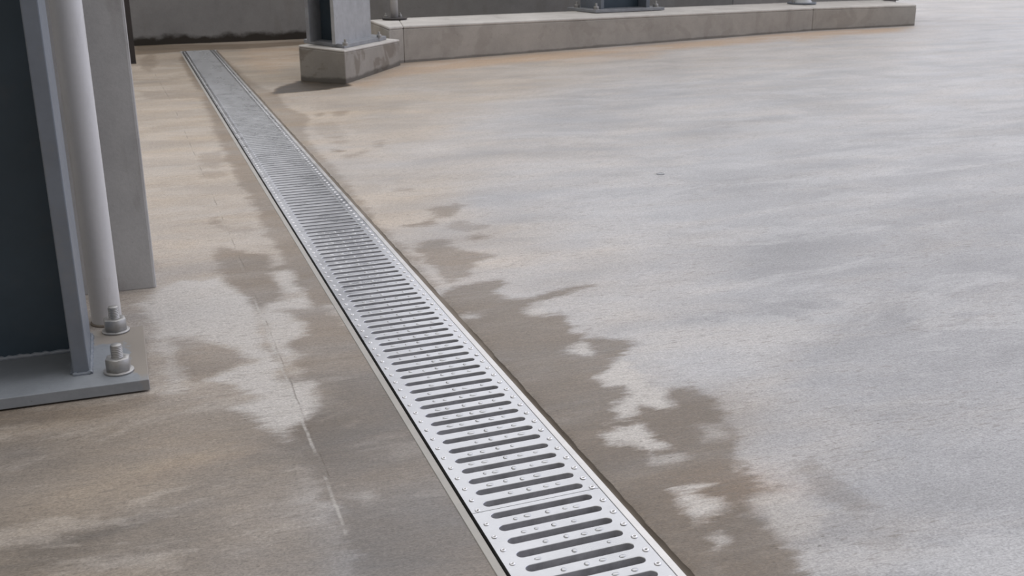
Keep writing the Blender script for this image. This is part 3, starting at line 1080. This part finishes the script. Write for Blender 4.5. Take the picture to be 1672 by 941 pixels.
base = Vector((F0.x, F0.y, 0))
ring = [L0, F0, R0, B0]
bot = [v - base + Vector((0, 0, -0.004)) for v in ring]
top = [Vector((v.x, v.y, plinth_z(v.x, v.y))) - base for v in ring]
o = empty('concrete_plinth', base)
TH = Vector((0, 0, 0.016))
obj('plinth_body', prism(bot, [v - TH for v in top], 0.005, 1), PLINTH, o)
obj('lit_top_layer', prism([v - TH + Vector((0, 0, 0.0005)) for v in top], top, 0.007, 2), LIT_TOP, o)  # paler top layer, light on the plinth painted in
tag(o, 'squat stained concrete plinth beside the far end of the drain', 'plinth')


def on_plinth(px, py, up=0.0):
    z = 0.22
    for _ in range(15):
        q = at(px, py, z)
        z = plinth_z(q.x, q.y) + up
    return at(px, py, z)


pl_l, pl_f, pl_r = on_plinth(496, 70.5), on_plinth(562.5, 79.5), on_plinth(631, 65)
pl_b = pl_l + pl_r - pl_f
PT = 0.026
hc = empty('steel_post', (pl_f.x, pl_f.y, pl_f.z))
tag(hc, 'grey steel H column standing on the low stained concrete plinth', 'steel post')
O = Vector(hc.location)
bot = [v - O + Vector((0, 0, 0.001)) for v in (pl_l, pl_f, pl_r, pl_b)]
obj('base_plate', prism(bot, [v + Vector((0, 0, PT)) for v in bot], 0.003), PLATEG, hc)
cf, cr, cl = on_plinth(548, 72, PT), on_plinth(606.5, 59, PT), on_plinth(513.5, 67.5, PT)
u = (cr - cf)
u.z = 0
wv = Vector((-u.y, u.x, 0)).normalized()
un_ = u.normalized()
depth = max(0.2, (cl - cf).dot(wv))
W_ = u.length
T_ = 0.024
zb = min(cf.z, cr.z, cl.z) - 0.004


def hpart(name, s0, s1, w0, w1, mat, z1=3.2):
    ps = [cf + un_ * s + wv * q for s, q in ((s0, w0), (s1, w0), (s1, w1), (s0, w1))]
    bt = [Vector((p_.x, p_.y, plinth_z(p_.x, p_.y) + PT - 0.003)) - O for p_ in ps]
    return obj(name, prism(bt, [Vector((p_.x, p_.y, z1)) for p_ in bt], 0.002), mat, hc)


hpart('flange', 0, W_, 0, T_, GALV)
hpart('flange', 0, W_, depth - T_, depth, PLATEG)  # far flange coloured darker to carry the recess shade
hw = hpart('web', W_ * 0.3 - 0.008, W_ * 0.3 + 0.008, T_, depth - T_, NAVY_SHADED)
hw['label'] = 'web with shade in its colour'
# stiffener between the flanges, low on the near side
for px, py in ((506, 67.5), (564, 74.5), (619, 61.5)):
    q = on_plinth(px, py, PT)
    anchor_bolt(hc, tuple(q - O), 0.62, 0.4, BOLT)
q = pl_b - (pl_b - pl_f) * 0.12
anchor_bolt(hc, tuple(q - O + Vector((0, 0, PT))), 0.62, 0.4, BOLT)

# ------------------------------------------------------------------ post on the left end of the kerb
q = on_kerb(644.5, 32.5)
pa = empty('round_post', q)
tag(pa, 'slim round post on a bolted oval plate beside the plinth column', 'post')
obj('base_plate', lathe(((0, 0), (0.098, 0), (0.100, 0.003), (0.100, 0.011), (0.097, 0.013), (0, 0.013)), 32, sy=0.9), DARKST, pa, 40)
obj('pipe_shaft', lathe(((0, 0.012), (0.029, 0.012), (0.029, 1.15), (0.024, 1.165), (0, 1.17)), 28), PIPE, pa, 40)
for dx, dy in ((-0.068, 0.012), (0.05, 0.02)):
    anchor_bolt(pa, (dx, dy, 0.013), 0.5, 0.2)

# ------------------------------------------------------------------ H column on the kerb
a, bq, c = on_kerb(972.5, 22.5), on_kerb(1085, 17.5), on_kerb(944.5, 18.5)
zt = a.z
kc = empty('steel_post', a)
tag(kc, 'dark blue steel H column standing on the middle of the long kerb', 'steel post')
du = (bq - a)
sl = du.z
du2 = Vector((du.x, du.y, 0))
dv = (c - a)
dvp = Vector((-du2.y, du2.x, 0)).normalized()
dpt = 0.42
ring = [Vector((0, 0, 0.0005)), Vector((du.x, du.y, du.z + 0.0005)), Vector((du.x, du.y, du.z + 0.0005)) + dvp * dpt, dvp * dpt + Vector((0, 0, 0.0005))]
PT2 = 0.024
obj('base_plate', prism(ring, [v + Vector((0, 0, PT2)) for v in ring], 0.003), PLATEG, kc)
LW = du2.length
un2 = du2.normalized()


def kpart(name, s0, s1, w0, w1, mat, z1=3.2):
    ps = [un2 * s + dvp * q_ for s, q_ in ((s0, w0), (s1, w0), (s1, w1), (s0, w1))]
    bt = [Vector((p_.x, p_.y, PT2 + sl * p_.dot(un2) / LW - 0.004)) for p_ in ps]
    return obj(name, prism(bt, [Vector((p_.x, p_.y, z1)) for p_ in bt], 0.002), mat, kc)


s_a = 0.13 * LW
s_b = 0.84 * LW
kpart('flange', s_a, s_a + 0.035, 0.06, 0.36, STEEL)
kpart('flange', s_b - 0.04, s_b, 0.06, 0.36, STEEL)
kw = kpart('web', s_a + 0.035, s_b - 0.04, 0.17, 0.188, NAVY_SHADED)
kw['label'] = 'blue web with shade in its colour'
for s_, q_ in ((0.055, 0.05), (0.93, 0.06), (0.055, 0.33), (0.93, 0.34)):
    v = un2 * (s_ * LW) + dvp * q_
    anchor_bolt(kc, (v.x, v.y, PT2 + sl * s_), 0.8, 0.3)

# ------------------------------------------------------------------ flared post near the kerb joint
q = on_kerb(1309, 7.0)
pb = empty('round_post', q)
tag(pb, 'grey post with a flared round foot beside the kerb joint', 'post')
obj('foot_flange', lathe(((0, 0), (0.138, 0), (0.140, 0.003), (0.139, 0.012), (0.134, 0.015), (0, 0.015)), 36), STEEL, pb, 40)
obj('flared_collar', lathe(((0.098, 0.014), (0.090, 0.028), (0.073, 0.055), (0.060, 0.085), (0.052, 0.12), (0.0, 0.12)), 36), GALV, pb, 60)
obj('pipe_shaft', lathe(((0, 0.1), (0.048, 0.1), (0.048, 1.15), (0.042, 1.17), (0, 1.175)), 32), GALV, pb, 40)
for dx, dy in ((-0.112, -0.02), (0.112, 0.03)):
    anchor_bolt(pb, (dx, dy, 0.015), 0.42, 0.2)

q = on_kerb(1455, 1.2)
pc = empty('round_post', q)
tag(pc, 'small dark bolted post foot on the outer end block of the kerb', 'post')
obj('base_plate', lathe(((0, 0), (0.075, 0), (0.076, 0.003), (0.075, 0.010), (0, 0.011)), 28), DARKST, pc, 40)
obj('pipe_shaft', lathe(((0, 0.01), (0.030, 0.01), (0.030, 1.15), (0.026, 1.165), (0, 1.17)), 28), GALV, pc, 40)
for dx, dy in ((-0.05, -0.02), (0.05, 0.02)):
    anchor_bolt(pc, (dx, dy, 0.010), 0.40, 0.2)

# ------------------------------------------------------------------ small cast anchor cap in the open floor
q = at(1078.5, 284.5)
fc = empty('floor_cap', q)
tag(fc, 'tiny grey metal cap set flush in the open concrete floor', 'floor cap')
obj('cap_ring', lathe(((0.013, 0.0), (0.017, 0.0), (0.017, 0.002), (0.013, 0.003), (0.0125, 0.0012)), 24), PLATEG, fc, 40)
obj('cap_disc', lathe(((0.0128, 0.0012), (0.006, 0.0016), (0, 0.0017)), 24), GALV, fc, 40)
